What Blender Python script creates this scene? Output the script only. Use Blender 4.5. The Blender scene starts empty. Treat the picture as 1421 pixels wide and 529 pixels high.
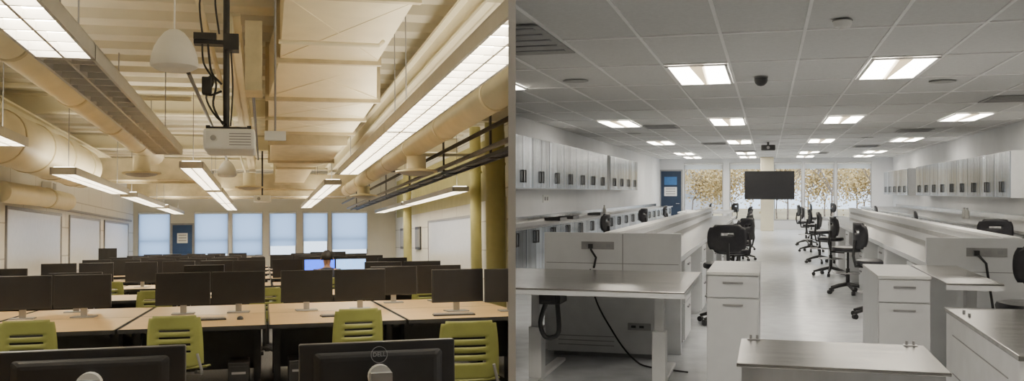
import bpy, bmesh, math, random
from mathutils import Matrix, Vector
random.seed(7)
D=bpy.data; col=bpy.context.scene.collection
EYE=1.45
# ------------------------------------------------------------------ rooms
def rot_from_axes(X,Y,Z):
    return Matrix(((X.x,Y.x,Z.x,0),(X.y,Y.y,Z.y,0),(X.z,Y.z,Z.z,0),(0,0,0,1)))
ya=math.radians(14.80)
Da=Vector((-343.5,1300,-71)).normalized(); Xa=Vector((math.cos(ya),math.sin(ya),0)); Za=Xa.cross(Da)
yb=math.radians(15.294)
Xb=Vector((math.cos(yb),-math.sin(yb),0)); Db=Vector((math.sin(yb),math.cos(yb),0)); Zb=Vector((0,0,1))
UP=Matrix.Translation((0,0,EYE)); DN=Matrix.Translation((0,0,-EYE))
RA=UP@rot_from_axes(Xa,Da,Za)@DN      # computer room
RB=UP@rot_from_axes(Xb,Db,Zb)@DN      # laboratory
RW=Matrix.Identity(4)
# ------------------------------------------------------------------ materials
def mat(name,c,rough=.5,metal=0.,var=.12,scale=8.,stretch=(1,1,1),bump=0.,emit=0.,ecol=None,spec=.5,rand=0):
    m=D.materials.new(name); m.use_nodes=True; nt=m.node_tree; b=nt.nodes['Principled BSDF']
    b.inputs['Roughness'].default_value=rough; b.inputs['Metallic'].default_value=metal
    b.inputs['Specular IOR Level'].default_value=spec
    tc=nt.nodes.new('ShaderNodeTexCoord'); mp=nt.nodes.new('ShaderNodeMapping'); mp.inputs['Scale'].default_value=stretch
    nz=nt.nodes.new('ShaderNodeTexNoise'); nz.inputs['Scale'].default_value=scale; nz.inputs['Detail'].default_value=4
    nt.links.new(tc.outputs['Object'],mp.inputs['Vector']); nt.links.new(mp.outputs[0],nz.inputs['Vector'])
    r=nt.nodes.new('ShaderNodeValToRGB')
    r.color_ramp.elements[0].position=.3; r.color_ramp.elements[1].position=.7
    r.color_ramp.elements[0].color=tuple(max(0,x*(1-var)) for x in c)+(1,)
    r.color_ramp.elements[1].color=tuple(min(1,x*(1+var)) for x in c)+(1,)
    nt.links.new(nz.outputs['Fac'],r.inputs['Fac']); out=r.outputs[0]
    if rand:
        oi=nt.nodes.new('ShaderNodeObjectInfo'); ml=nt.nodes.new('ShaderNodeMath'); ml.operation='MULTIPLY_ADD'; ml.inputs[1].default_value=rand; ml.inputs[2].default_value=1-rand/2
        nt.links.new(oi.outputs['Random'],ml.inputs[0]); vm=nt.nodes.new('ShaderNodeVectorMath'); vm.operation='SCALE'
        nt.links.new(out,vm.inputs[0]); nt.links.new(ml.outputs[0],vm.inputs['Scale']); out=vm.outputs[0]
        nz.noise_dimensions='4D'; m2=nt.nodes.new('ShaderNodeMath'); m2.operation='MULTIPLY'; m2.inputs[1].default_value=50
        nt.links.new(oi.outputs['Random'],m2.inputs[0]); nt.links.new(m2.outputs[0],nz.inputs['W'])
    nt.links.new(out,b.inputs['Base Color'])
    if bump:
        bn=nt.nodes.new('ShaderNodeBump'); bn.inputs['Strength'].default_value=bump; bn.inputs['Distance'].default_value=.01
        nt.links.new(nz.outputs['Fac'],bn.inputs['Height']); nt.links.new(bn.outputs[0],b.inputs['Normal'])
    if emit:
        b.inputs['Emission Color'].default_value=(ecol or c)+(1,); b.inputs['Emission Strength'].default_value=emit
    return m
def blockmat(name,c1,c2,mortar,sx,sz):
    m=D.materials.new(name); m.use_nodes=True; nt=m.node_tree; b=nt.nodes['Principled BSDF']; b.inputs['Roughness'].default_value=.6
    tc=nt.nodes.new('ShaderNodeTexCoord'); sp=nt.nodes.new('ShaderNodeSeparateXYZ'); cb=nt.nodes.new('ShaderNodeCombineXYZ')
    nt.links.new(tc.outputs['Object'],sp.inputs[0]); nt.links.new(sp.outputs['Y'],cb.inputs['X']); nt.links.new(sp.outputs['Z'],cb.inputs['Y'])
    br=nt.nodes.new('ShaderNodeTexBrick'); br.inputs['Color1'].default_value=c1+(1,); br.inputs['Color2'].default_value=c2+(1,); br.inputs['Mortar'].default_value=mortar+(1,)
    br.inputs['Scale'].default_value=1; br.inputs['Brick Width'].default_value=sx; br.inputs['Row Height'].default_value=sz; br.inputs['Mortar Size'].default_value=.014
    nt.links.new(cb.outputs[0],br.inputs['Vector']); nt.links.new(br.outputs['Color'],b.inputs['Base Color'])
    return m
def blindmat(name,c,t=.75):
    m=D.materials.new(name); m.use_nodes=True; nt=m.node_tree; nt.nodes.remove(nt.nodes['Principled BSDF']); o=nt.nodes['Material Output']
    tr=nt.nodes.new('ShaderNodeBsdfTranslucent'); tp=nt.nodes.new('ShaderNodeBsdfTransparent'); mx=nt.nodes.new('ShaderNodeMixShader')
    wv=nt.nodes.new('ShaderNodeTexWave'); wv.inputs['Scale'].default_value=30; tc=nt.nodes.new('ShaderNodeTexCoord')
    nt.links.new(tc.outputs['Object'],wv.inputs['Vector'])
    rp=nt.nodes.new('ShaderNodeValToRGB'); rp.color_ramp.elements[0].color=tuple(x*.93 for x in c)+(1,); rp.color_ramp.elements[1].color=c+(1,)
    nt.links.new(wv.outputs['Fac'],rp.inputs['Fac']); nt.links.new(rp.outputs[0],tr.inputs['Color'])
    tp.inputs['Color'].default_value=c+(1,)
    mx.inputs[0].default_value=1-t; nt.links.new(tr.outputs[0],mx.inputs[1]); nt.links.new(tp.outputs[0],mx.inputs[2]); nt.links.new(mx.outputs[0],o.inputs['Surface'])
    return m
M={}
M['cream']=mat('cream_paint',(.77,.72,.55),.55,var=.05,scale=2)
M['deck']=mat('deck_paint',(.66,.62,.50),.6,var=.06,scale=2)
M['duct']=mat('duct_paint',(.79,.715,.51),.5,var=.06,scale=3)
M['duct2']=mat('wrapped_duct',(.66,.58,.38),.6,var=.12,scale=6)
M['seamc']=mat('duct_seam',(.52,.45,.30),.6,var=.12,scale=6)
M['wallA']=blockmat('painted_block',(.75,.74,.70),(.72,.71,.66),(.47,.45,.42),1.9,.62)
M['wallAp']=mat('far_wall_paint',(.66,.64,.57),.6,var=.05,scale=2)
M['carpet']=mat('carpet',(.17,.17,.175),.95,var=.3,scale=60,bump=.3)
M['wood']=mat('desk_laminate',(.68,.465,.22),.35,var=.12,scale=6,stretch=(1,8,8))
M['black']=mat('black_plastic',(.028,.028,.030),.45,var=.2)
M['blackm']=mat('black_metal',(.04,.04,.042),.4,metal=.3,var=.2)
M['traym']=mat('tray_dark_metal',(.08,.08,.08),.45,metal=.3,var=.2)
M['screen']=mat('dark_screen',(.020,.020,.023),.28,var=.1)
M['blue_screen']=mat('blue_screen',(.02,.08,.6),.3,var=.7,scale=14,emit=3.5,ecol=(.03,.10,.85))
M['pale_screen']=mat('pale_screen',(.35,.6,.9),.3,var=.3,scale=12,emit=2.2,ecol=(.25,.5,1.0))
M['green']=mat('green_plastic',(.29,.31,.09),.45,var=.06)
M['olive']=mat('olive_paint',(.44,.41,.17),.55,var=.08,scale=3)
M['silver']=mat('silver_metal',(.45,.45,.46),.3,metal=.9,var=.1)
M['grey']=mat('grey_plastic',(.30,.30,.31),.5,var=.1)
M['whitep']=mat('white_plastic',(.78,.78,.76),.4,var=.04)
M['fixture']=mat('fixture_white',(.60,.59,.56),.4,var=.05)
M['louver']=mat('louver_white',(.64,.62,.57),.4,var=.05)
M['lampA']=mat('warm_lamp',(1,.9,.7),.5,var=.02,emit=23,ecol=(1,.90,.73))
M['lampAu']=mat('warm_uplight',(1,.9,.7),.5,var=.02,emit=9.5,ecol=(1,.89,.69))
M['lampB']=mat('troffer_lens',(1,.93,.8),.5,var=.02,emit=20,ecol=(1,.92,.79))
M['lampBs']=mat('troffer_basket',(1,.93,.8),.5,var=.02,emit=1.2,ecol=(1,.78,.45))
M['board']=mat('whiteboard',(.80,.79,.76),.25,var=.03)
M['bluedoor']=mat('navy_door',(.010,.028,.065),.5,var=.1)
M['bluedoor2']=mat('blue_door',(.012,.055,.17),.5,var=.1)
M['bluepaper']=mat('blue_paper',(.04,.15,.38),.6)
M['paper']=mat('paper',(.8,.8,.78),.7,var=.03)
M['ink']=mat('ink',(.03,.03,.04),.7)
M['wallB']=mat('lab_wall',(.74,.75,.77),.55,var=.04,scale=1.5)
M['tile']=mat('ceiling_tile',(.655,.66,.66),.85,var=.05,scale=30,bump=.1)
M['tbar']=mat('tbar_white',(.88,.88,.88),.5,var=.03)
M['floorB']=mat('vinyl_floor',(.60,.625,.66),.20,var=.10,scale=5)
M['steel']=mat('brushed_steel',(.45,.45,.46),.28,metal=.95,var=.18,scale=6,stretch=(1,1,.15))
M['steelt']=mat('steel_top',(.37,.36,.34),.24,metal=.97,var=.28,scale=5,stretch=(.4,3,1))
M['cabdoor']=mat('cabinet_steel',(.30,.33,.37),.22,metal=.85,var=.6,scale=2.2,stretch=(3,1,.3),rand=.9)  # varied reflections painted into the colour as streaks and per-door tone
M['white']=mat('white_laminate',(.72,.73,.74),.35,var=.03)
M['whitem']=mat('white_metal',(.68,.685,.69),.4,var=.05)
M['blind']=blindmat('pale_blind',(.70,.78,.89),.88)
M['blindB']=blindmat('clear_blind',(.85,.85,.85),.6)
M['diff']=mat('diffuser_grey',(.33,.33,.33),.5)
M['skin']=mat('skin',(.45,.27,.19),.55)
M['hair']=mat('hair',(.01,.008,.007),.6,var=.4,scale=40)
M['shirt']=mat('shirt',(.03,.035,.06),.8,var=.2,scale=30)
M['jeans']=mat('jeans',(.03,.05,.1),.85)
M['bark']=mat('bark',(.20,.16,.13),.9,var=.4)
M['leaf']=mat('autumn_leaves',(.50,.37,.17),.9,var=.35,scale=5)
M['glass']=mat('bottle_plastic',(.45,.45,.42),.3)
M['grass']=mat('dry_grass',(.36,.29,.17),.95,var=.3,scale=1)
M['brick']=mat('building',(.45,.47,.52),.8)
M['brickd']=mat('building_windows',(.30,.33,.38),.6)
M['part']=mat('partition_grey',(.50,.49,.47),.6,var=.03)
M['leather']=mat('black_vinyl',(.022,.022,.027),.38,var=.2,scale=30,bump=.1)
# ------------------------------------------------------------------ mesh helper
class G:
    def __init__(s): s.v=[];s.f=[];s.mi=[];s.c=0
    def mat(s,i): s.c=i; return s
    def add(s,vs,fs):
        o=len(s.v); s.v+= [tuple(p) for p in vs]
        for f in fs: s.f.append([o+i for i in f]); s.mi.append(s.c)
        return s
    def box(s,x0,x1,y0,y1,z0,z1):
        return s.add([(x0,y0,z0),(x1,y0,z0),(x1,y1,z0),(x0,y1,z0),(x0,y0,z1),(x1,y0,z1),(x1,y1,z1),(x0,y1,z1)],
            [(0,3,2,1),(4,5,6,7),(0,1,5,4),(1,2,6,5),(2,3,7,6),(3,0,4,7)])
    def loft(s,rings,cap=True):
        n=len(rings[0]); vs=[p for r in rings for p in r]; fs=[]
        for k in range(len(rings)-1):
            for i in range(n):
                j=(i+1)%n; fs.append((k*n+i,k*n+j,(k+1)*n+j,(k+1)*n+i))
        if cap: fs.append(tuple(range(n))[::-1]); fs.append(tuple((len(rings)-1)*n+i for i in range(n)))
        return s.add(vs,fs)
    def tube(s,pts,r,n=10,cap=True):
        pts=[Vector(p) for p in pts]; rs=r if isinstance(r,(list,tuple)) else [r]*len(pts)
        rings=[]; up=None
        for i,p in enumerate(pts):
            t=(pts[min(i+1,len(pts)-1)]-pts[max(i-1,0)]).normalized()
            if up is None:
                up=Vector((0,0,1)) if abs(t.z)<.9 else Vector((0,1,0))
            a=t.cross(up).normalized(); b=a.cross(t).normalized(); up=b
            rings.append([p+a*rs[i]*math.cos(2*math.pi*k/n)+b*rs[i]*math.sin(2*math.pi*k/n) for k in range(n)])
        return s.loft(rings,cap)
    def rev(s,prof,n=20,c=(0,0)):
        return s.loft([[(c[0]+r*math.cos(2*math.pi*k/n),c[1]+r*math.sin(2*math.pi*k/n),z) for k in range(n)] for r,z in prof])
    def sheet(s,fn,nu,nv,skip=lambda i,j:False):
        vs=[fn(i/nu,j/nv) for j in range(nv+1) for i in range(nu+1)]
        fs=[(j*(nu+1)+i,j*(nu+1)+i+1,(j+1)*(nu+1)+i+1,(j+1)*(nu+1)+i) for j in range(nv) for i in range(nu) if not skip(i,j)]
        return s.add(vs,fs)
    def obj(s,name,mats,smooth=False,bevel=0,solid=0,seg=2):
        me=D.meshes.new(name); me.from_pydata(s.v,[],s.f)
        for m in mats: me.materials.append(M[m])
        me.polygons.foreach_set('material_index',s.mi)
        bm=bmesh.new(); bm.from_mesh(me); bmesh.ops.recalc_face_normals(bm,faces=bm.faces); bm.to_mesh(me); bm.free()
        if smooth:
            me.polygons.foreach_set('use_smooth',[True]*len(me.polygons))
            try: me.set_sharp_from_angle(angle=math.radians(40))
            except Exception: pass
        o=D.objects.new(name,me); col.objects.link(o)
        if solid: md=o.modifiers.new('solid','SOLIDIFY'); md.thickness=solid; md.offset=0
        if bevel: md=o.modifiers.new('bevel','BEVEL'); md.width=bevel; md.segments=seg; md.limit_method='ANGLE'
        return o
def P(name,g,mats,kids=(),label=None,**k):
    return dict(name=name,g=g,mats=mats if isinstance(mats,(list,tuple)) else [mats],kids=kids,label=label,k=k)
def link_parts(parent,parts):
    for p in parts:
        o=p['g'].obj(p['name'],p['mats'],**p['k']); o.parent=parent
        if p['label']: o['label']=p['label']
        link_parts(o,p['kids'])
def thing(R,name,label,cat,parts,loc=(0,0,0),rz=0,group=None):
    if len(parts)==1 and not parts[0]['kids']:
        p=parts[0]; o=p['g'].obj(name,p['mats'],**p['k'])
    else:
        o=D.objects.new(name,None); o.empty_display_size=.1; col.objects.link(o); link_parts(o,parts)
    o.matrix_basis=R@Matrix.Translation(loc)@Matrix.Rotation(math.radians(rz),4,'Z')
    o['label']=label; o['category']=cat
    if group: o['group']=group
    return o
def dup(src,R,loc,rz=0,label=None,ownmesh=False):
    def rec(a,par):
        b=a.copy()
        for k in a.keys():
            b[k]=a[k]
        col.objects.link(b)
        if par is not None: b.parent=par
        for c in a.children: rec(c,b)
        return b
    b=rec(src,None); b.matrix_basis=R@Matrix.Translation(loc)@Matrix.Rotation(math.radians(rz),4,'Z')
    if label: b['label']=label
    return b
def trim(root,side):
    """end an object flush with the partition wall between the two rooms"""
    s=-1 if side=='A' else 1
    def rec(o,mw):
        if o.type=='MESH':
            o.data=o.data.copy(); inv=mw.inverted()
            co=inv@Vector((s*.0125,0,0)); no=(inv.to_3x3()@Vector((-s,0,0))).normalized()
            bm=bmesh.new(); bm.from_mesh(o.data)
            r=bmesh.ops.bisect_plane(bm,geom=bm.verts[:]+bm.edges[:]+bm.faces[:],plane_co=co,plane_no=no,clear_outer=True)
            ed=[e for e in r['geom_cut'] if isinstance(e,bmesh.types.BMEdge)]
            if ed:
                try: bmesh.ops.holes_fill(bm,edges=ed,sides=0)
                except Exception: pass
            bm.to_mesh(o.data); bm.free()
        for c in list(o.children):
            rec(c,mw@c.matrix_basis)
            if c.type=='MESH' and len(c.data.polygons)==0 and not c.children: D.objects.remove(c)
    rec(root,root.matrix_basis.copy())
    return root
def struct(R,name,g,mats,trimside=None,loc=(0,0,0),**k):
    o=g.obj(name,mats if isinstance(mats,(list,tuple)) else [mats],**k); o.matrix_basis=R@Matrix.Translation(loc); o['kind']='structure'
    o['label']=name.replace('_',' ')+' of the room interior'
    if trimside: trim(o,trimside)
    return o
# ================================================================== SHELL
g=G().box(-.012,.012,3.0,19.5,-1.2,4.5).box(-.012,.012,-2.6,3.0,2.80,4.5)  # second box: unseen header added to block outside light above the lab ceiling
struct(RW,'wall_partition',g,'part')
FA=34.0; FB=38.0
# room A
struct(RA,'floor',G().box(-4.3,4.6,-2,FA,-.1,0),'carpet','A')
struct(RA,'wall_left',G().box(-4.5,-4.3,-2,FA,0,4.15),'wallA')
struct(RA,'wall_right',G().box(4.6,4.8,12,FA,0,4.15),'wallA','A')
struct(RA,'wall_back',G().box(-4.5,4.8,-2.2,-2,0,4.15),'wallAp','A')
g=G().box(-4.5,4.8,FA,FA+.2,2.57,4.15).box(-4.5,4.8,FA,FA+.2,0,1.0)
winA=[(-4.15,-3.1),(-2.35,-1.2),(-1.1,-.05),(.15,1.1),(1.3,2.2),(2.3,3.6)]
xs=[-4.5]+[e for w in winA for e in w]+[4.8]
for i in range(0,len(xs),2): g.box(xs[i],xs[i+1],FA,FA+.2,1.0,2.57)
struct(RA,'wall_far',g,'wallAp')
# deck
g=G(); pts=[]; v=-2.0
while v<FA: pts+= [(v,4.13),(v+.30,4.13),(v+.36,3.94),(v+.72,3.94),(v+.78,4.13)]; v+=.84
pts.append((v,4.13))
for a,b in zip(pts[:-1],pts[1:]): g.add([(-4.5,a[0],a[1]),(4.8,a[0],a[1]),(4.8,b[0],b[1]),(-4.5,b[0],b[1])],[(0,1,2,3)])
g.box(-4.5,4.8,-2.2,FA+.2,4.15,4.3)
struct(RA,'ceiling',g,'deck','A')
for i,(a,b) in enumerate(winA):
    g=G()
    for x in (a,b-.05): g.box(x,x+.05,FA+.02,FA+.12,1.0,2.57)
    for z in (1.0,1.55,2.52): g.box(a,b,FA+.03,FA+.11,z,z+.05)
    struct(RA,'window_%d'%(i+1),g,'silver')
for i,(a,b) in enumerate(winA):
    h=[1.05,1.1,1.05,1.35,1.5,1.2][i]
    thing(RA,'roller_blind','pale blue translucent roller blind drawn down over a window','blind',
      [P('fabric',G().box(-(b-a)/2+.03,(b-a)/2-.03,-.004,0,h,2.5),'blind'),P('roller',G().tube([(-(b-a)/2+.02,-.02,2.52),((b-a)/2-.02,-.02,2.52)],.035),'whitep',smooth=True)],
      ((a+b)/2,FA-.03,0),group='blue roller blinds at the window wall')
# room B
struct(RB,'floor_lab',G().box(-4.2,4.55,-2,FB,-.1,0),'floorB','B')
struct(RB,'wall_lab_left',G().box(-4.4,-4.2,8,FB,0,2.8),'wallB','B')
struct(RB,'wall_lab_right',G().box(4.55,4.75,-2,FB,0,2.8),'wallB')
struct(RB,'wall_lab_back',G().box(-4.4,4.75,-2.2,-2,0,2.8),'wallB','B')
winB=[(-3.25,-1.72),(-1.48,-.22),(.22,1.27),(1.35,2.46),(2.54,3.8)]
g=G().box(-4.4,4.75,FB,FB+.2,2.62,2.8).box(-4.4,4.75,FB,FB+.2,0,.35)
xs=[-4.4]+[e for w in winB for e in w]+[4.75]
for i in range(0,len(xs),2): g.box(xs[i],xs[i+1],FB,FB+.2,.35,2.62)
struct(RB,'wall_lab_far',g,'wallB')
for i,(a,b) in enumerate(winB):
    g=G()
    for x in (a,b-.035): g.box(x,x+.035,FB+.02,FB+.12,.35,2.62)
    for z in (.35,2.58): g.box(a,b,FB+.03,FB+.11,z,z+.035)
    struct(RB,'window_%d'%(i+7),g,'silver')
    thing(RB,'roller_blind','light translucent roller blind rolled near the window head','blind',
      [P('fabric',G().box(-(b-a)/2+.03,(b-a)/2-.03,-.004,0,2.36,2.55),'blindB'),P('roller',G().tube([(-(b-a)/2+.02,-.02,2.57),((b-a)/2-.02,-.02,2.57)],.035),'whitep',smooth=True)],
      ((a+b)/2,FB-.03,0),group='roller blinds at the laboratory windows')
TU=.675; TV=1.8; U0=-.385; V0=9.8; CZ=2.77
g=G().box(-4.4,4.75,-2.2,FB+.2,CZ+.01,CZ+.1).mat(1)
k=-6
while U0+k*TU<4.55:
    u=U0+k*TU; k+=1
    if u>-4.2: g.box(u-.013,u+.013,-2,FB,CZ,CZ+.01)
k=-6
while V0+k*TV<FB:
    v=V0+k*TV; k+=1
    g.box(-4.2,4.55,v-.02,v+.02,CZ-.001,CZ+.01)
struct(RB,'ceiling_lab',g,['tile','tbar'],'B')
struct(RB,'wall_pillar',G().box(-.28,.2,36.3,36.8,0,CZ),'cream',bevel=.02)
struct(RB,'baseboard_right',G().box(4.53,4.55,-2,FB,0,.1),'grey')
# doors
def door(R,n,loc,w,h,m):
    g=G().box(-w/2-.06,-w/2,-.04,.0,0,h+.06).box(w/2,w/2+.06,-.04,0,0,h+.06).box(-w/2,w/2,-.04,0,h,h+.06)
    g.mat(1).box(-w/2,w/2,-.03,-.002,0.01,h)
    g.mat(2).tube([(w/2-.08,-.03,1.0),(w/2-.08,-.09,1.0),(w/2-.2,-.09,1.0)],.012)
    o=struct(R,n,g,['grey',m,'silver']); o.matrix_basis=R@Matrix.Translation(loc)
    return o
door(RA,'door_1',(-2.72,FA,0),.64,2.12,'bluedoor2')
door(RB,'door_2',(-3.76,FB,0),.80,2.3,'bluedoor')
def notice(R,loc,w,h,m='paper',lines=3,label='white printed notice sheet taped to a door'):
    g=G().box(-w/2,w/2,-.003,0,0,h); kids=[]
    if lines:
        for i in range(lines):
            z=h*(.8-.55*i/max(1,lines-1)); kids.append(P('printed_line',G().box(-w*.38,w*.38,-.005,-.003,z-h*.05,z+h*.05),'grey'))
    thing(R,'notice',label,'notice',[P('sheet',g,m)]+kids,loc)
notice(RB,(-3.78,FB-.035,1.75),.5,.32,'bluepaper',0,'blue sheet taped to the dark blue door')
notice(RB,(-3.78,FB-.035,1.30),.5,.36)
notice(RA,(-2.72,FA-.035,1.5),.34,.34)
# ================================================================== ROOM A OVERHEAD
def fixture(loc,L,lit,label,name='linear_pendant_light'):
    W=.34;H=.10
    hg=G()
    hg.box(-W/2,-W/2+.02,0,L,0,H).box(W/2-.02,W/2,0,L,0,H).box(-W/2,W/2,0,.03,0,H).box(-W/2,W/2,L-.03,L,0,H)
    hg.box(-W/2,W/2,0,L,H-.012,H)
    lv=G(); y=.15
    while y<L-.05: lv.box(-W/2+.02,W/2-.02,y,y+.018,0.0,.05); y+=.27
    lv.box(-.008,.008,.03,L-.03,0,.05)
    lp=G().box(-W/2+.025,W/2-.025,.03,L-.03,.055,.06)
    up=G().box(-W/2+.04,W/2-.04,.05,L-.05,H+.001,H+.012)
    wires=[P('suspension_wire',G().tube([(0,yy,H),(0,yy,3.93-loc[2])],.006,6),'grey') for yy in (.4,L-.4)]
    parts=[P('housing',hg,'fixture'),P('louver',lv,'louver')]
    if lit: parts+= [P('lamp',lp,'lampA'),P('uplight',up,'lampAu')]
    else: parts+= [P('reflector',lp,'louver')]
    return thing(RA,name,label,'light',parts+wires,loc,group='linear pendant lights')
LL='lit white linear pendant light with louver grid'
LU='unlit white linear pendant light with louver grid'
fixture((-1.165,2.2,2.58),3.9,True,LL)
fixture((-1.165,6.12,2.58),6.3,False,LU)
fixture((-1.05,14.6,2.58),5.98,True,LL); fixture((-1.05,21.3,2.58),5.8,True,LL); fixture((-1.05,27.4,2.58),5.5,True,LL)
trim(fixture((1.36,3.2,2.58),6.4,True,LL),'A'); fixture((1.36,9.62,2.58),6.18,True,LL)
fixture((1.3,18.6,2.58),6.0,True,LL); fixture((1.3,25,2.58),6.0,True,LL)
fixture((-2.75,6.0,2.58),5.6,True,LL); fixture((-2.72,14.2,2.45),5.4,True,LL); fixture((-2.72,20.8,2.45),5.6,True,LL); fixture((-2.72,27.4,2.45),5.2,True,LL)
fixture((3.85,18.6,2.45),7.0,True,LL); fixture((3.85,26,2.45),6.5,True,LL)
# round ducts
def pipe(u,w,r,v0,v1,label):
    g=G().tube([(u,v0,w),(u,v1,w)],r,24); ex=[]; v=v0+.6
    while v<v1: ex.append(P('joint_band',G().tube([(u,v-.03,w),(u,v+.03,w)],r+.012,24),'duct2',smooth=True)); v+=2.4
    v=v0+1.2
    while v<v1: ex.append(P('hanger_rod',G().tube([(u,v,w+r),(u,v,3.94)],.008,6),'grey')); v+=3.6
    return thing(RA,'round_duct',label,'duct',[P('pipe',g,'duct',smooth=True)]+ex)
pipe(-1.82,2.97,.155,4.5,17,'cream painted round air duct hung from the ceiling')
trim(pipe(1.98,2.74,.14,5,23.5,'cream painted round air duct beside a pendant light'),'A')
def diffuser(u,v,wtop,wbot):
    g=G().tube([(0,0,wtop),(0,0,wbot+.03)],.13,20)
    d=G().rev([(.12,wbot+.05),(.2,wbot+.03),(.285,wbot+.02),(.285,wbot)])
    c=G().rev([(.24,wbot),(.2,wbot-.025),(.17,wbot-.03),(.1,wbot-.045),(.02,wbot-.05)])
    return thing(RA,'round_air_diffuser','round ceiling air diffuser on a short duct drop','air vent',[P('neck',g,'duct',smooth=True),P('rim',d,'duct2',smooth=True),P('cone',c,'diff',smooth=True)],(u,v,0),group='round air diffusers')
diffuser(-1.82,15.3,2.812,2.54); diffuser(1.98,12.5,2.597,2.38); diffuser(1.98,19.5,2.597,2.4); diffuser(-.3,20,2.9,2.6)
# rectangular ducts
def rduct(name,label,secs,m='duct',flange=True,crease=True):
    g=G(); rings=[[(a,v,c),(b,v,c),(b,v,d),(a,v,d)] for v,a,b,c,d in secs]; g.loft(rings)
    parts=[P('casing',g,m)]
    if flange:
        for v,a,b,c,d in secs:
            e=.04
            parts.append(P('flange',G().loft([[(a-e,v+t,c-e),(b+e,v+t,c-e),(b+e,v+t,d+e),(a-e,v+t,d+e)] for t in (-.035,.035)]),'seamc'))
        if crease:
          for (v,a,b,c,d),(v2,a2,b2,c2,d2) in zip(secs[:-1],secs[1:]):
            if v2-v>1.5:
                for s in (0,1):
                    p=(a,v+.1,c-.001) if s==0 else (b,v+.1,c-.001); q=(b2,v2-.1,c2-.001) if s==0 else (a2,v2-.1,c2-.001)
                    parts.append(P('stiffening_crease',G().tube([p,q],.004,6),m))
    return thing(RA,name,label,'duct',parts)
rduct('rectangular_duct','large cream rectangular sheet metal air duct',[(7.2,.15,1.15,3.35,3.85),(9.6,.15,1.12,3.30,3.85),(11.2,.05,1.30,3.15,3.75),(12.8,.05,1.30,3.13,3.75),(14.4,.05,1.30,3.12,3.75)])
rduct('rectangular_duct','cream wrapped rectangular air duct with tapered transition',[(14.6,.1,1.2,2.98,3.55),(17.5,.1,1.2,2.95,3.55),(19,.25,.95,2.95,3.4),(23.9,.25,.95,2.95,3.4)],'duct2',True,False)
rduct('rectangular_duct','cream rectangular branch duct crossing under the ceiling',[(20,-3.4,-1.3,2.80,3.15),(21.2,-3.4,-1.3,2.80,3.15)],'duct2',True,False)
rduct('rectangular_duct','tan rectangular air duct crossing under the ceiling',[(24.1,-1.0,2.35,2.85,3.12),(25.0,-1.0,2.35,2.85,3.12)],'duct2')
rduct('rectangular_duct','cream rectangular duct near the window wall',[(29,-3.8,2.5,2.9,3.5),(30.5,-3.8,2.5,2.9,3.5)],'duct')
rduct('duct_box','small cream duct box beside the projector pole',[(8.2,-.16,-.02,2.75,3.35),(8.6,-.16,-.02,2.75,3.35)],'duct2',False)
# large wrapped duct near the left wall
raw=[(-4.22,11.9,2.93),(-3.95,11.92,2.93),(-3.68,12.2,2.93),(-3.48,13.0,2.92),(-3.35,14.3,2.90),(-3.3,15.6,2.88),(-3.27,17,2.87),(-3.25,18.6,2.87)]
def smooth_path(p,n=4):
    p=[Vector(q) for q in p]; out=[]
    for i in range(len(p)-1):
        a=p[max(i-1,0)];b=p[i];c=p[i+1];d=p[min(i+2,len(p)-1)]
        for k in range(n):
            t=k/n; out.append(.5*((2*b)+(c-a)*t+(2*a-5*b+4*c-d)*t*t+(3*b-a-3*c+d)*t**3))
    out.append(p[-1]); return out
pts=smooth_path(raw)
rb=[]
for i in range(2,len(pts)-1,4):
    c=pts[i]; d=(pts[i+1]-pts[i-1]).normalized()*.02; rb.append(P('joint_band',G().tube([c-d,c+d],.375,26),'duct2',smooth=True))
thing(RA,'wrapped_duct','large cream wrapped round duct bending beside the block wall','duct',[P('pipe',G().tube(pts,.36,26),'duct',smooth=True)]+rb)
thing(RA,'duct_elbow','cream duct elbow dropping below the wrapped duct','duct',[P('pipe',G().tube(smooth_path([(-4.0,16.2,2.32),(-3.92,16.9,2.32),(-3.82,17.6,2.32),(-3.78,18.4,2.32),(-3.75,20,2.32)]),.17,20),'duct',smooth=True),P('joint_band',G().tube([(-3.78,18.35,2.32),(-3.78,18.45,2.32)],.185,20),'duct2',smooth=True)])
# beams
def ibeam(pa,pb,label,m='cream',h=.3,w=.16):
    x0,y0,z=pa;x1,y1,_=pb;g=G()
    if abs(x1-x0)>abs(y1-y0):
        g.box(x0,x1,y0-w/2,y0+w/2,z,z+.03).box(x0,x1,y0-w/2,y0+w/2,z+h-.03,z+h).box(x0,x1,y0-.01,y0+.01,z,z+h)
    else:
        g.box(x0-w/2,x0+w/2,y0,y1,z,z+.03).box(x0-w/2,x0+w/2,y0,y1,z+h-.03,z+h).box(x0-.01,x0+.01,y0,y1,z,z+h)
    return thing(RA,'ceiling_beam',label,'beam',[P('beam',g,m)],group='steel ceiling beams')
for v in (16.6,22.6,28.6): trim(ibeam((-4.3,v,3.62),(4.6,v,3.62),'cream painted steel beam spanning the room',h=.31),'A')
trim(ibeam((1.75,7,3.3),(1.75,27,3.3),'cream painted steel beam running lengthwise',h=.3),'A')
ibeam((-.3,9,3.3),(-.3,27,3.3),'cream painted steel beam running lengthwise',h=.3)
ibeam((-3.7,9,3.4),(-3.7,27,3.4),'cream painted steel beam running lengthwise',h=.2)
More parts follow.
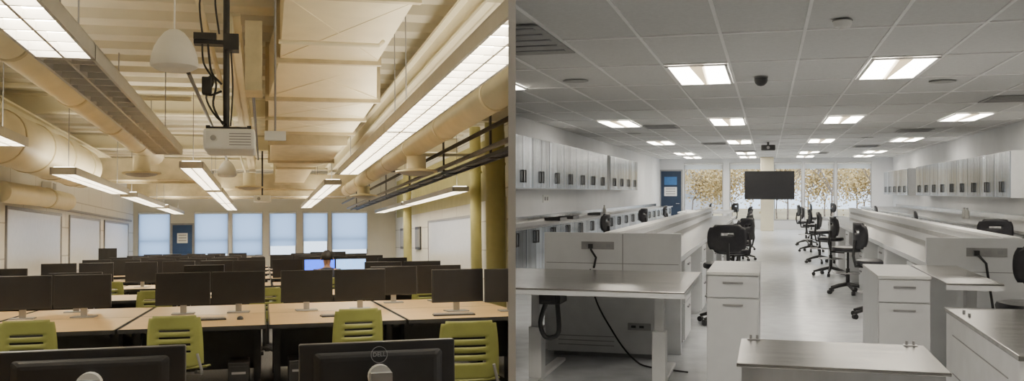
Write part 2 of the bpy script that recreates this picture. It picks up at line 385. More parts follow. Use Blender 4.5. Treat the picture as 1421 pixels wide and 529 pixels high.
# conduits
def conduit(pts,r,label,m='cream'):
    return thing(RA,'conduit',label,'pipe',[P('pipe',G().tube(pts,r,8),m,smooth=True)])
conduit([(.12,8.4,3.22),(1.0,8.4,3.22),(1.05,8.5,3.28)],.02,'cream bent conduit under the large duct')
conduit([(-.55,7.0,3.55),(-.55,28.9,3.55)],.03,'cream conduit under the deck')
conduit([(-2.4,9,3.57),(-2.4,30,3.57)],.03,'cream conduit under the deck')
conduit([(2.65,13,3.3),(2.65,32,3.3)],.05,'cream pipe along the ceiling')
conduit([(-4.24,12,2.25),(-4.24,33,2.25)],.03,'grey conduit along the block wall','grey')
conduit([(-.12,9.0,3.1),(-.12,19.0,3.1)],.018,'thin dark cable run beside the large duct','traym')
conduit([(-.75,10.0,3.2),(-.75,23.9,3.2)],.022,'thin dark pipe beside the conduit','traym')
conduit([(-2.2,12.5,3.3),(-.9,12.5,3.3)],.03,'cream cross pipe under the deck')
conduit([(-4.2,14.6,3.75),(-.5,14.6,3.75)],.04,'cream cross pipe under the deck')
conduit([(1.9,18.2,3.15),(4.4,18.2,3.15)],.035,'cream cross pipe under the deck')
conduit([(1.9,22,3.12),(4.4,22,3.12)],.035,'dark cross pipe under the deck','traym')
conduit([(-4.2,24,3.2),(-1.2,24,3.2)],.04,'dark cross pipe under the deck','traym')
trim(conduit([(2.45,9.6,2.93),(2.45,28.9,2.93)],.03,'grey pipe along the cable tray','grey'),'A')
trim(conduit([(2.62,9.6,2.80),(2.62,33,2.80)],.03,'dark pipe along the cable tray','traym'),'A')
trim(conduit([(2.80,10,2.64),(2.80,33,2.64)],.035,'grey pipe along the cable tray','grey'),'A')
trim(conduit([(3.22,11.2,2.68),(3.22,33,2.68)],.05,'black round pipe beside the cable tray','blackm'),'A')
# cable tray on the right
tp=[P('rail',G().box(2.90,2.92,10.6,33,2.56,2.61),'traym'),P('rail',G().box(3.10,3.12,10.6,33,2.56,2.61),'traym')]
v=10.8
while v<33: tp.append(P('rung',G().box(2.92,3.10,v,v+.04,2.56,2.575),'traym')); v+=1.5
for v in (12.5,16,20,24,28,32): tp.append(P('hanger',G().box(3.0,3.03,v,v+.04,2.575,3.94),'traym'))
for i in range(4): tp.append(P('cable',G().tube([(2.94+.045*i,10.7,2.60),(2.95+.045*i,20,2.61+.01*(i%2)),(2.94+.045*i,32.8,2.60)],.021,6),'black' if i%2 else 'blackm'))
trim(thing(RA,'cable_tray','dark metal cable tray loaded with round cables','cable tray',tp),'A')
# projector
pg=G().box(-.18,.18,0,.55,0,.15)
pk=[P('lens',G().tube([(-.11,-.012,.08),(-.11,.02,.08)],.028,20).mat(1).tube([(-.11,-.015,.08),(-.11,-.011,.08)],.02,16),['whitep','grey'],smooth=True)]+\
   [P('vent_slot',G().box(.0,.15,-.003,0,z,z+.006),'grey') for z in (.03,.05,.07,.09,.11)]
def cab(p,r): return P('cable',G().tube(smooth_path(p,5),r,6),'black',smooth=True)
thing(RA,'ceiling_projector','white projector hanging from a black ceiling pole','projector',
  [P('body',pg,'whitep',kids=pk,bevel=.02),P('mount_plate',G().box(-.14,.12,.1,.4,.15,.175),'black'),P('mount_arm',G().box(-.17,-.14,.15,.2,.1,.19),'black'),P('mount_arm',G().box(.12,.15,.15,.2,.1,.19),'black'),
   P('pole',G().tube([(-.03,.25,.175),(-.03,.25,1.58)],.024,14),'blackm',smooth=True),
   P('bracket',G().box(-.26,.06,.2,.3,.80,.83).box(-.26,-.1,.18,.32,.83,.88).box(-.05,.06,.18,.32,.76,.88),'black'),
   P('black_box',G().box(-.2,-.13,.16,.24,.42,.55),'black',bevel=.008),
   cab([(-.05,.2,.2),(-.12,.2,.34),(-.10,.2,.5),(-.14,.22,.62),(-.16,.22,.80)],.009),
   cab([(-.02,.2,.2),(-.10,.2,.26),(-.17,.2,.40),(-.12,.2,.52),(-.19,.22,.66),(-.2,.22,.82)],.008),
   cab([(-.06,.2,.45),(-.15,.2,.42),(-.18,.2,.5),(-.13,.2,.56),(-.06,.2,.5)],.009),
   cab([(-.2,.22,.88),(-.22,.22,1.1),(-.19,.22,1.3),(-.21,.22,1.58)],.007),
   cab([(-.08,.22,.88),(-.11,.22,1.15),(-.07,.22,1.35),(-.1,.22,1.58)],.007),
   cab([(0,.28,.2),(.015,.28,.5),(.0,.28,.78)],.006)],
  (-.245,7.0,2.13))
thing(RA,'ceiling_projector','small white projector hung far down the room','projector',
  [P('body',G().box(-.2,.2,0,.3,0,.16),'whitep',bevel=.02),P('pole',G().tube([(0,.15,.16),(0,.15,1.5)],.02,10),'blackm'),P('lens',G().tube([(-.08,-.02,.08),(-.08,.02,.08)],.04,14),'grey')],(-.05,22.9,2.43))
thing(RA,'junction_box','small white junction box beside the projector','box',[P('case',G().box(-.08,.08,-.03,.03,-.02,.05),'whitep'),P('conduit',G().tube([(0,0,.05),(0,0,1.1)],.008,6),'grey')],(.08,7.4,2.26),)
# bell pendants
def bell(loc,s):
    z=loc[2]
    prof=[(.001,.235),(.035,.23),(.065,.21),(.10,.165),(.13,.11),(.148,.05),(.155,.0),(.15,-.02),(.115,-.04),(.05,-.045),(.001,-.045)]
    return thing(RA,'pendant_speaker','white bell shaped pendant speaker hanging on a cable','speaker',
      [P('shell',G().rev([(r*s,q*s) for r,q in prof],28),'whitep',smooth=True),P('cable',G().tube([(0,0,.23*s),(0,0,3.94-z)],.006,6),'whitep')],loc,group='bell pendant speakers')
bell((-.62,7.0,2.735),1.06); bell((-.60,16.2,2.60),1.0)
# columns and wall details right side
def column(u,v,r,label,side=None):
    o=thing(RA,'column',label,'column',[P('shaft',G().tube([(0,0,0),(0,0,3.9)],r,24),'olive',smooth=True),P('collar',G().tube([(0,0,2.9),(0,0,2.95)],r+.02,24),'olive',smooth=True)],(u,v,0))
    return trim(o,'A') if side else o
column(4.32,17.6,.19,'olive green round column beside the block wall'); column(4.40,19.7,.12,'slim olive green round column beside the whiteboard')
column(4.3,29,.13,'olive green round column further along the wall')
thing(RA,'painted_wall_band','olive green painted band high on the block wall','panel',[P('panel',G().box(4.585,4.6,17.9,33.5,2.3,3.6),'olive')])
thing(RA,'wall_panel','olive green wall panel beside the column','panel',[P('panel',G().box(4.57,4.6,17.9,19.4,0,2.3),'olive'),P('trim_strip',G().box(4.56,4.6,17.82,17.88,0,2.3),'cream')])
def whiteboard(R,u,v0,v1,z0,z1,side,lab):
    s=1 if side=='L' else -1
    b=G().box(u,u+s*.02,v0,v1,z0,z1)if s>0 else G().box(u+s*.02,u,v0,v1,z0,z1)
    f=G(); e=.06
    def bx(a,c,d,q):
        lo,hi=sorted((u,u+s*.035)); f.box(lo,hi,a,c,d,q)
    bx(v0-e,v0,z0-e,z1+e);bx(v1,v1+e,z0-e,z1+e);bx(v0,v1,z0-e,z0);bx(v0,v1,z1,z1+e)
    lo,hi=sorted((u,u+s*.09)); t=G().box(lo,hi,v0+.2,v1-.2,z0-e-.02,z0-e)
    thing(R,'whiteboard',lab,'whiteboard',[P('surface',b,'board'),P('frame',f,'grey'),P('tray',t,'silver')],group='wall whiteboards')
whiteboard(RA,-4.3,17.8,22.2,.9,2.1,'L','large whiteboard on the cream block wall')
whiteboard(RA,-4.3,23.2,27.2,.9,2.1,'L','whiteboard on the cream block wall')
whiteboard(RA,-4.3,28,32.6,.9,2.1,'L','whiteboard on the cream block wall')
whiteboard(RA,4.6,20.4,26.8,.80,1.98,'R','whiteboard on the wall beside the olive columns')
for v in (28.2,31.5):
    thing(RA,'framed_picture','small dark framed picture on the block wall','picture',[P('frame',G().box(4.56,4.6,v,v+1.0,1.2,1.9),'black'),P('picture',G().box(4.555,4.56,v+.08,v+.92,1.28,1.82),'grey')])
thing(RA,'wall_speaker','white wall mounted speaker on the block wall','speaker',[P('case',G().box(-4.3,-4.1,20.4,20.8,2.45,2.75),'whitep',bevel=.02),P('grille',G().box(-4.1,-4.095,20.45,20.75,2.48,2.72),'diff')])
# ================================================================== ROOM A FURNITURE
DZ=.74
def make_desk():
    W=1.21;Dp=1.46
    top=G().box(-W/2+.014,W/2-.014,.014,Dp,DZ-.028,DZ)
    edge=G().box(-W/2,W/2,0,.014,DZ-.035,DZ).box(-W/2,-W/2+.014,.014,Dp,DZ-.035,DZ).box(W/2-.014,W/2,.014,Dp,DZ-.035,DZ)
    mod=G().box(-W/2+.08,W/2-.08,Dp*.5,Dp*.5+.02,.28,DZ-.03)
    leg=[]
    for s in (-1,1):
        x=s*(W/2-.08)
        leg.append(P('leg',G().box(x-.03,x+.03,Dp*.42,Dp*.58,.04,DZ-.03).box(x-.03,x+.03,.1,Dp-.1,0,.045).box(x-.025,x+.025,.1,Dp-.1,DZ-.07,DZ-.03),'blackm'))
    return [P('desktop',top,'wood'),P('edge_band',edge,'black'),P('modesty_panel',mod,'black')]+leg
desk=thing(RA,'desk','wood laminate computer desk with black metal legs','desk',make_desk(),(-.59,9.97,0),group='computer desks')
for i,u in enumerate([-3.05,-1.82,-.59,.64,1.87]):
    for r,v in enumerate((8.5,9.97)):
        if i==2 and r==1: continue
        o=dup(desk,RA,(u,v,0))
        if i==4: trim(o,'A')
rows=[13.0,16.3,19.6,22.9,26.2,29.5]
for v in rows:
    for u in (-2.95,-1.72,-.49,.74,1.97):
        dup(desk,RA,(u,v,0))
def text_mesh(txt,size,name,m,ext=.0008):
    cu=D.curves.new(name,'FONT'); cu.body=txt; cu.size=size; cu.align_x='CENTER'; cu.align_y='CENTER'; cu.extrude=ext
    o=D.objects.new(name,cu); col.objects.link(o); dg=bpy.context.evaluated_depsgraph_get()
    me=D.meshes.new_from_object(o.evaluated_get(dg)); D.objects.remove(o); me.materials.clear(); me.materials.append(M[m])
    n=D.objects.new(name,me); col.objects.link(n); return n
def make_monitor(scr='screen'):
    w=.265
    case=G().box(-w,w,-.012,.022,.095,.425).loft([[(-w*.7,.022,.16),(w*.7,.022,.16),(w*.7,.022,.38),(-w*.7,.022,.38)],[(-w*.55,.045,.19),(w*.55,.045,.19),(w*.55,.045,.35),(-w*.55,.045,.35)]])
    sc=G().box(-w+.01,w-.01,-.014,-.0125,.115,.415)
    st=G().box(-.03,.03,.04,.07,.01,.36)
    return [P('case',case,'black',bevel=.004),P('screen',sc,scr),P('stand',st,'silver'),P('stand_base',G().box(-.11,.11,-.04,.15,0,.012),'grey')]
mon=thing(RA,'monitor','black flat computer monitor on a grey stand','monitor',make_monitor(),(-.80,10.1,DZ),group='computer monitors')
row1=[(-2.29,10.1,3),(-1.74,10.1,-4),(-.26,10.1,-2),(.43,10.08,3),(.98,10.06,-4),(1.88,9.3,4)]
for u,v,r in row1: dup(mon,RA,(u,v,DZ),r)
trim(dup(mon,RA,(2.38,9.1,DZ),-4),'A')
for u,v,r in [(-1.95,10.9,0),(1.45,10.9,-3),(2.0,11.0,3)]: dup(mon,RA,(u,v,DZ),r)
mb=thing(RA,'monitor','black monitor showing a bright blue screen','monitor',make_monitor('blue_screen'),(.93,16.7,DZ),group='computer monitors')
mp_=thing(RA,'monitor','black monitor showing a pale blue and white screen','monitor',make_monitor('pale_screen'),(1.47,16.7,DZ),group='computer monitors')
for ri,v in enumerate(rows):
    us=[-3.27,-2.70,-2.0,-1.43,-.80,-.25,.40,.97,1.65,2.22]
    for i,u in enumerate(us):
        if ri==1 and i in (7,8): continue
        if ri==0 and i in (2,3,6,7): continue
        if ri>2 and i in (5,): continue
        if random.random()<.2: continue
        dup(mon,RA,(u,v+random.choice((.55,.85)),DZ),random.uniform(-14,14))
# keyboards and mice on the first row
kg=G()
for i in range(14):
    for j in range(5): kg.box(-.19+.027*i,-.168+.027*i,-.06+.025*j,-.04+.025*j,.015,.021)
kb=thing(RA,'keyboard','black computer keyboard lying on the desk','keyboard',[P('base',G().box(-.2,.2,-.07,.07,0,.015),'black',bevel=.004),P('keys',kg,'grey')],(-.55,9.25,DZ),5,group='keyboards')
for c in kb.children:
    if c.name.startswith('keys'): c['kind']='stuff'
for u,v,r in [(-2.3,9.3,-4),(.72,9.2,6),(1.75,8.85,-5)]: dup(kb,RA,(u,v,DZ),r)
ms=thing(RA,'computer_mouse','black computer mouse lying on the desk','mouse',[P('shell',G().loft([[(.03*math.cos(a)*s,.05*math.sin(a)*s,z) for a in [k*math.pi/6 for k in range(12)]] for s,z in ((1,0),(1,.012),(.8,.025),(.4,.032))]),'black',smooth=True),P('wheel',G().box(-.004,.004,.015,.03,.028,.034),'grey')],(-.22,9.2,DZ),group='computer mice')
for u,v in [(-1.95,9.2),(1.05,9.1)]: dup(ms,RA,(u,v,DZ))
# computer towers under the desks
tw=thing(RA,'computer_tower','black desktop computer tower standing under the desk','computer',[P('case',G().box(-.09,.09,0,.42,0,.4),'black',bevel=.008),P('front_panel',G().box(-.08,.08,-.006,0,.03,.37).mat(1).box(-.06,.06,-.009,-.006,.3,.32),['blackm','grey'])],(-.22,8.68,0),group='computer towers')
for u in (-2.7,-1.55,1.02,-.95,.3): dup(tw,RA,(u,8.68,0))
# green chairs
def make_chair():
    def back(a,b):
        x=(a-.5)*.42*(1-.12*(b**3)); z=.50+b*.40
        y=-.20+.10*(1-(abs(a-.5)*2)**2*1.0)*-.5+ .05*(1-b)
        return (x,y,z)
    bk=G().sheet(back,14,22,lambda i,j:(3<=i<=10 and j in (6,9,12,15)) or (j==21 and i in (0,13)) or (j==0 and i in(0,13)))
    def seat(a,b):
        x=(a-.5)*.44; y=-.18+b*.44; z=.455+.02*(abs(a-.5)*2)**2+.03*(1-b)**3-.03*b**4
        return (x,y,z)
    st=G().sheet(seat,12,10,lambda i,j:(j in (0,9) and i in (0,11)))
    fr=G()
    for s in (-1,1): fr.tube([(s*.12,0,.43),(s*.19,-.1,.43),(s*.2,-.19,.47),(s*.17,-.215,.6)],.011,8)
    fr.box(-.13,.13,-.08,.1,.425,.445)
    post=G().tube([(0,0,.1),(0,0,.43)],.025,12)
    base=G()
    for k in range(5):
        a=k*2*math.pi/5+.3; base.tube([(0,0,.13),(.27*math.cos(a),.27*math.sin(a),.075)],[.022,.014],8)
    ca=[]
    for k in range(5):
        a=k*2*math.pi/5+.3; c=Vector((.27*math.cos(a),.27*math.sin(a),.028)); t=Vector((-math.sin(a),math.cos(a),0))*.02
        ca.append(P('caster',G().tube([c-t,c+t],.028,12),'black'))
    return [P('backrest',bk,'green',smooth=True,solid=.012),P('seat',st,'green',smooth=True,solid=.014),P('frame',fr,'grey',smooth=True),P('post',post,'blackm'),P('base',base,'black')]+ca
ch=thing(RA,'chair','olive green plastic chair with slotted backrest on casters','chair',make_chair(),(-1.72,7.95,0),0,group='green chairs')
for u,v,r in [(-.66,7.95,-4),(.74,8.1,4),(1.38,6.55,-6),
   (.0,12.4,8),(2.1,12.5,-5),(-1.3,12.4,0),(.97,15.3,0),(-2.3,15.6,5),(2.2,15.6,0),(-1.0,18.9,0),(1.8,18.9,0)]:
    dup(ch,RA,(u,v,0),r)
# foreground monitors seen from behind, with logo
def back_monitor(loc,rz,w,logo):
    case=G().box(-w,w,-.012,.022,.11,.42)
    bulge=G().loft([[(-w*.85,-.012,.13),(w*.85,-.012,.13),(w*.85,-.012,.40),(-w*.85,-.012,.40)],[(-w*.75,-.028,.15),(w*.75,-.028,.15),(w*.75,-.028,.38),(-w*.75,-.028,.38)]])
    hub=G().tube([(0,-.028,.325),(0,-.06,.325)],.034,20); st=G().box(-.03,.03,-.09,-.055,.01,.34).box(-.11,.11,-.17,.05,0,.012)
    ps=[P('case',case,'black',bevel=.004),P('back_shell',bulge,'black',bevel=.01),P('screen',G().box(-w+.01,w-.01,.0225,.024,.13,.41),'screen'),P('hinge_cover',hub,'whitep',smooth=True),P('stand',st,'grey')]
    n=28
    if logo: ps.append(P('logo_ring',G().loft([[(r*math.cos(2*math.pi*k/n),y,.385+r*math.sin(2*math.pi*k/n)) for k in range(n)] for r,y in ((.024,-.028),(.024,-.030),(.0225,-.030),(.0225,-.028))],cap=False),'silver'))
    o=thing(RA,'monitor','black monitor seen from behind with round silver logo' if logo else 'black monitor seen from behind on a stand','monitor',ps,loc,rz,group='computer monitors')
    if logo:
        t=text_mesh('DELL',.017,'logo_text','silver'); t.parent=o; t.matrix_basis=Matrix.Translation((0,-.0295,.385))@Matrix.Rotation(math.radians(90),4,'X')
    return o
dup(desk,RA,(-.3-.0,2.3,0)); dup(desk,RA,(-1.54,2.3,0))
back_monitor((-.47,2.88,DZ),0,.25,False)
back_monitor((.32,2.76,DZ),0,.225,True)
thing(RA,'side_table','narrow black side table carrying a monitor','table',[P('tabletop',G().box(.32,.62,2.3,3.2,DZ-.03,DZ),'wood'),P('leg',G().box(.36,.58,2.6,2.7,0,DZ-.03),'blackm')])
thing(RA,'lectern','dark lectern with a small screen beside the whiteboard wall','lectern',[P('body',G().box(-.3,.3,-.3,.3,0,1.0),'blackm',bevel=.01),P('top',G().box(-.34,.34,-.34,.34,1.0,1.03),'wood'),P('screen',G().box(-.22,.22,0,.03,1.08,1.38).box(-.03,.03,.03,.06,1.03,1.2),'black')],(-3.9,26,0))
thing(RA,'equipment_case','black instrument case standing in the desk row','equipment',[P('case',G().box(-.2,.2,-.15,.15,0,.3),'black',bevel=.01),P('handle',G().tube([(-.08,0,.3),(-.08,0,.35),(.08,0,.35),(.08,0,.3)],.01,6),'grey')],(-.2,30.7,DZ+.001))
# ------------------------------------------------------------------ person
def skin(name,verts,edges,radii,m,parent,root=0,sub=2):
    me=D.meshes.new(name); me.from_pydata(verts,edges,[]); o=D.objects.new(name,me); col.objects.link(o)
    md=o.modifiers.new('skin','SKIN'); md.use_smooth_shade=True
    for i,v in enumerate(me.skin_vertices[0].data):
        r=radii[i]; v.radius=r if isinstance(r,tuple) else (r,r); v.use_root=(i==root)
    s=o.modifiers.new('sub','SUBSURF'); s.levels=sub; s.render_levels=sub
    me.materials.append(M[m]); o.parent=parent; return o
per=D.objects.new('person',None); col.objects.link(per)
per.matrix_basis=RA@Matrix.Translation((.97,15.3,0)); per['label']='seated person, short dark hair, dark shirt, facing a computer'; per['category']='person'
V=[(0,0,.56),(0,-.02,.72),(0,-.03,.86),(0,-.02,.98),(0,0,1.05),(0,.01,1.10),(0,.02,1.17),(0,.03,1.23)]
Rd=[.12,(.13,.10),(.15,.11),(.14,.10),.05,.05,(.075,.09),(.055,.07)]
E=[(i,i+1) for i in range(7)]
def app(v,r,par):
    V.append(v);Rd.append(r);E.append((par,len(V)-1));return len(V)-1
for s in (-1,1):
    a=app((s*.17,-.01,.98),.055,3);b=app((s*.23,.04,.78),.045,a);c=app((s*.2,.26,.79),.034,b);d=app((s*.19,.33,.785),(.035,.018),c)
    for k in range(4):
        e=app((s*.19+(k-1.5)*.019,.385,.785),.009,d); app((s*.19+(k-1.5)*.02,.415-.005*abs(k-1.5),.765),.008,e)
    e=app((s*.19-s*.04,.35,.78),.010,d); app((s*.19-s*.05,.38,.77),.008,e)
    a=app((s*.10,.03,.55),.09,0);b=app((s*.13,.42,.54),.06,a);c=app((s*.14,.44,.28),.05,b);d=app((s*.14,.42,.07),.035,c);app((s*.15,.56,.045),(.04,.03),d)
skin('body',V,E,Rd,'skin',per)
T=[(0,-.005,.60),(0,-.02,.74),(0,-.03,.87),(0,-.02,.99),(.175,-.01,.985),(.235,.04,.78),(-.175,-.01,.985),(-.235,.04,.78),(0,-.005,1.04),(.215,.16,.79),(-.215,.16,.79)]
skin('shirt',T,[(0,1),(1,2),(2,3),(3,4),(4,5),(3,6),(6,7),(3,8),(5,9),(7,10)],[(.15,.13),(.15,.12),(.17,.125),(.155,.115),.07,.06,.07,.06,.062,.05,.05],'shirt',per)
T=[(0,0,.56)]; Ee=[]; Rr=[(.14,.12)]
for s in (-1,1):
    i=len(T); T+=[(s*.10,.05,.555),(s*.13,.42,.55),(s*.14,.44,.28),(s*.14,.425,.1)]; Ee+=[(0,i),(i,i+1),(i+1,i+2),(i+2,i+3)]; Rr+=[.1,.072,.062,.055]
skin('trousers',T,Ee,Rr,'jeans',per)
hg=G()
def hd(a,b):
    th=a*2*math.pi; ph=b*math.pi*.62; rr=.094+.004*math.sin(7*th)*math.sin(5*ph)
    y=.02+rr*1.12*math.sin(ph)*math.sin(th); z=1.215+rr*1.15*math.cos(ph)
    if y>.07: z=max(z,1.235)
    return (rr*math.sin(ph)*math.cos(th),y,z)
hg.sheet(hd,24,14)
ho=hg.obj('hair',['hair'],smooth=True,solid=.006); ho.parent=per
for nm,g in (('nose',G().tube([(0,.10,1.19),(0,.125,1.165)],[.008,.013],8)),('eye',G().tube([(-.03,.095,1.20),(-.03,.108,1.20)],.009,8)),('eye',G().tube([(.03,.095,1.20),(.03,.108,1.20)],.009,8)),('mouth',G().tube([(-.02,.105,1.135),(.02,.105,1.135)],.006,6)),('ear',G().tube([(-.08,.02,1.19),(-.094,.01,1.19)],.022,8)),('ear',G().tube([(.08,.02,1.19),(.094,.01,1.19)],.022,8))):
    fo=g.obj(nm,['hair' if nm=='eye' else 'skin'],smooth=True); fo.parent=per
# ================================================================== ROOM B OVERHEAD
def troffer(u,v):
    w=TU-.04;d=TV-.06
    fr=G().box(-w/2,w/2,0,.05,-.015,0).box(-w/2,w/2,d-.05,d,-.015,0).box(-w/2,-w/2+.03,0,d,-.015,0).box(w/2-.03,w/2,0,d,-.015,0)
    lens=[]
    for s in (-1,1): lens.append(P('lens',G().loft([[(s*.085,.05,-.004),(s*(w/2-.03),.05,-.002),(s*(w/2-.03),d-.05,-.002),(s*.03,d-.05,-.004)],[(s*.09,.05,-.014),(s*(w/2-.04),.05,-.006),(s*(w/2-.04),d-.05,-.006),(s*.035,d-.05,-.014)]]),'lampB'))
    mid=G().loft([[(-.08,.05,-.002),(.08,.05,-.002),(.025,d-.05,-.002),(-.025,d-.05,-.002)],[(-.06,.05,-.025),(.06,.05,-.025),(.012,d-.05,-.02),(-.012,d-.05,-.02)]])
    return thing(RB,'recessed_ceiling_light','lit recessed square ceiling light with two glowing panels','light',[P('frame',fr,'tbar'),P('center_basket',mid,'lampBs')]+lens,(u+TU/2,v+.03,CZ-.001),group='recessed ceiling lights')
for r in range(4):
    for c,u in enumerate((-3.085,-1.06,.965,2.99)):
        if c==0 and r==0: u=-3.6
        o=troffer(u,V0+r*4*TV)
        if c==0 and r==0: trim(o,'B')
for u in (-3.085,-1.06,.965,2.99): troffer(u,35.0)
troffer(-1.06,2.6); troffer(.965,2.6)
def vent(u,v,w=TU,d=.9,m='diff'):
    ps=[P('frame',G().box(-w/2,w/2,-d/2,d/2,-.012,0),m)]
    for i in range(5):
        y=-d/2+.08+i*(d-.2)/4.5; ps.append(P('louver',G().box(-w/2+.05,w/2-.05,y,y+.06,-.02,-.012),'diff' if m!='diff' else 'grey'))
    return thing(RB,'ceiling_air_vent','grey slotted air vent set in the ceiling grid','air vent',ps,(u,v,CZ-.001),group='ceiling air vents')
for u,v in [(-2.07,19.0),(3.0,21.5),(-1.4,26),(2.7,28.5),(3.3,14.6),(-.7,31),(1.6,33)]: vent(u,v)
trim(vent(-2.03,7.9,.56,1.5,'diff'),'B')
def disc(u,v,r,label,name,cat,m,prof):
    return thing(RB,name,label,cat,[P('body',G().rev([(a*r,z) for a,z in prof],24),m,smooth=True),P('rim',G().rev([(r*1.08,0),(r*1.08,-.006),(r*.98,-.008)],24),'diff')],(u,v,CZ-.001))
for u,v in [(-2.2,10.9),(2.0,12.1),(-2.9,21),(2.3,24)]: disc(u,v,.14,'round flush ceiling speaker with grey grille','ceiling_speaker','speaker','diff',[(1,0),(1,-.006),(.9,-.01),(.01,-.01)])
disc(.55,7.6,.07,'white round smoke detector on a ceiling tile','smoke_detector','smoke detector','whitep',[(1,0),(1,-.03),(.8,-.05),(.4,-.055),(.38,-.07),(.01,-.072)])
disc(-.08,11.1,.075,'black dome security camera under the ceiling','security_camera','camera','black',[(1,0),(1,-.04),(.85,-.07),(.5,-.095),(.01,-.105)])
thing(RB,'ceiling_projector','small black projector hung from the laboratory ceiling','projector',[P('body',G().box(-.18,.18,-.2,.2,-.22,-.08),'black',bevel=.02),P('pole',G().tube([(0,0,-.08),(0,0,0)],.03,10),'black'),P('lens',G().tube([(0,-.22,-.15),(0,-.19,-.15)],.04,12),'grey')],(0,25.5,CZ-.002))
# ================================================================== ROOM B FURNITURE
def cabinet(W,Dp,H,base=False,front='cabdoor'):
    b=G().box(-W/2,W/2,0,Dp,(.08 if base else 0),H)
    if base: b.box(-W/2+.02,W/2-.02,.06,Dp,0,.08)
    parts=[P('body',b,'white')]
    for s in (-1,1):
        x0,x1=(-W/2+.01,-.008) if s<0 else (.008,W/2-.01)
        z0=.1 if base else .01; z1=H-.01
        hx=s*.07; hz=(H-.24) if base else .1
        hd_=G().box(hx-.022,hx+.022,-.055,-.038,hz,hz+.2).box(hx-.012,hx+.012,-.04,-.02,hz,hz+.02).box(hx-.012,hx+.012,-.04,-.02,hz+.18,hz+.2)
        parts.append(P('door',G().box(x0,x1,-.02,0,z0,z1),front,kids=[P('handle',hd_,'black')],bevel=.003))
    return parts
LW=1.23
c0=thing(RB,'wall_cabinet','white wall cabinet with brushed steel doors and black handles','cabinet',cabinet(LW-.01,.44,.85),(-3.75,22.8+LW/2,1.505),90,group='wall cabinets')
for i in range(1,4): dup(c0,RB,(-3.75,22.8+LW*(i+.5),1.505),90)
for i in range(7):
    o=dup(c0,RB,(-3.75,13.7+LW*(i+.5),1.505),90)
    if i<2: trim(o,'B')
c1=thing(RB,'wall_cabinet','white wall cabinet with brushed steel doors and black handles','cabinet',cabinet(LW-.01,.35,.85),(4.19,18.5+LW/2,1.35),-90,group='wall cabinets')
for i in range(1,9): dup(c1,RB,(4.19,18.5+LW*(i+.5),1.35),-90)
for i in range(5): dup(c1,RB,(4.19,31.3+LW*(i+.5),1.35),-90)
b0=thing(RB,'base_cabinet','low cabinet with brushed steel doors under the wall bench','cabinet',cabinet(LW-.01,.6,.89,True),(-3.58,20+LW/2,0),90,group='base cabinets')
for i in range(-6,13):
    if i==0: continue
    o=dup(b0,RB,(-3.58,20+LW*(i+.5),0),90)
    if i<-2: trim(o,'B')
b1=thing(RB,'base_cabinet','low white cabinet under the wall bench','cabinet',cabinet(LW-.01,1.2,.89,True,'white'),(3.3,12+LW/2,0),-90,group='base cabinets')
for i in range(1,20): dup(b1,RB,(3.3,12+LW*(i+.5),0),-90)
trim(thing(RB,'worktop','long stainless steel worktop along the wall','worktop',[P('top',G().box(-4.19,-3.52,12.6,36.2,.892,.93),'steelt'),P('upstand',G().box(-4.19,-4.15,12.6,36.2,.93,1.02),'steelt')]),'B')
thing(RB,'worktop','long stainless steel worktop along the wall','worktop',[P('top',G().box(3.22,4.54,12,36.7,.892,.93),'steelt'),P('upstand',G().box(4.5,4.54,12,36.7,.93,1.02),'steelt')])
# islands
def island(u0,u1,v0,v1,tag):
    um=(u0+u1)/2
    x=u0+.35 if u0<0 else u0+.3
    ep=[P('panel',G().box(u0,u1,v0,v0+.05,.0,1.08),'white',bevel=.004),P('outlet_plate',G().box(x,x+.30,v0-.008,v0,.93,1.0),'diff',kids=[P('socket',G().box(x+q,x+q+.04,v0-.011,v0-.008,.95,.98),'grey') for q in (.04,.14,.23)]),
        P('seam',G().box(um+.1,um+.108,v0-.002,v0,.02,1.07),'grey'),P('seam',G().box(u0+.02,u1-.02,v0-.002,v0,.80,.806),'grey')]
    thing(RB,'bench_end_panel','white end panel of the lab bench with outlet plate','panel',ep)
    thing(RB,'bench_divider','long white raised divider along the middle of the lab bench','divider',[P('panel',G().box(um-.05,um+.05,v0+.051,v1,0,1.06),'white'),P('cap',G().box(um-.07,um+.07,v0+.051,v1,1.061,1.085),'whitep')]+[P('outlet_strip',G().box(um+q,um+q+.009,v0+.5,v1-.5,.95,1.0),'diff') for q in (-.06,.051)])
    for a,b in ((u0,um-.075),(um+.075,u1)):
        thing(RB,'worktop','pale worktop of the laboratory island bench','worktop',[P('top',G().box(a+.006,b-.006,v0+.051,v1,.83,.87),'steelt')]+[P('edge_strip',G().box(q,q+.004,v0+.051,v1,.825,.87),'white') for q in (a,b-.004)])
    global dw
    v=v0+.4
    while v<v1-.8:
        for s,(a,b) in ((90,(um+.08,u1-.02)),(-90,(u0+.02,um-.08))):
            loc=(b,v+.4,0) if s==90 else (a,v+.4,0)
            if dw is None:
                W=.7;Dp=.42
                prt=[P('body',G().box(-W/2,W/2,0,Dp,.04,.825).box(-W/2+.03,W/2-.03,.04,Dp-.02,0,.04),'white')]
                for i,(z0,z1) in enumerate(((.06,.40),(.41,.61),(.62,.81))):
                    prt.append(P('drawer',G().box(-W/2+.01,W/2-.01,-.018,0,z0,z1),'white',kids=[P('handle',G().box(-.09,.09,-.035,-.025,z1-.06,z1-.045).box(-.09,-.08,-.03,-.017,z1-.06,z1-.045).box(.08,.09,-.03,-.017,z1-.06,z1-.045),'grey')],bevel=.003))
                dw=thing(RB,'drawer_unit','white drawer unit under the island bench','drawers',prt,loc,s,group='drawer units under the island benches')
            else: dup(dw,RB,loc,s)
        v+=2.4
dw=None
island(-2.0,-.75,8.45,23.5,'L'); island(1.25,2.55,8.3,23.5,'R')
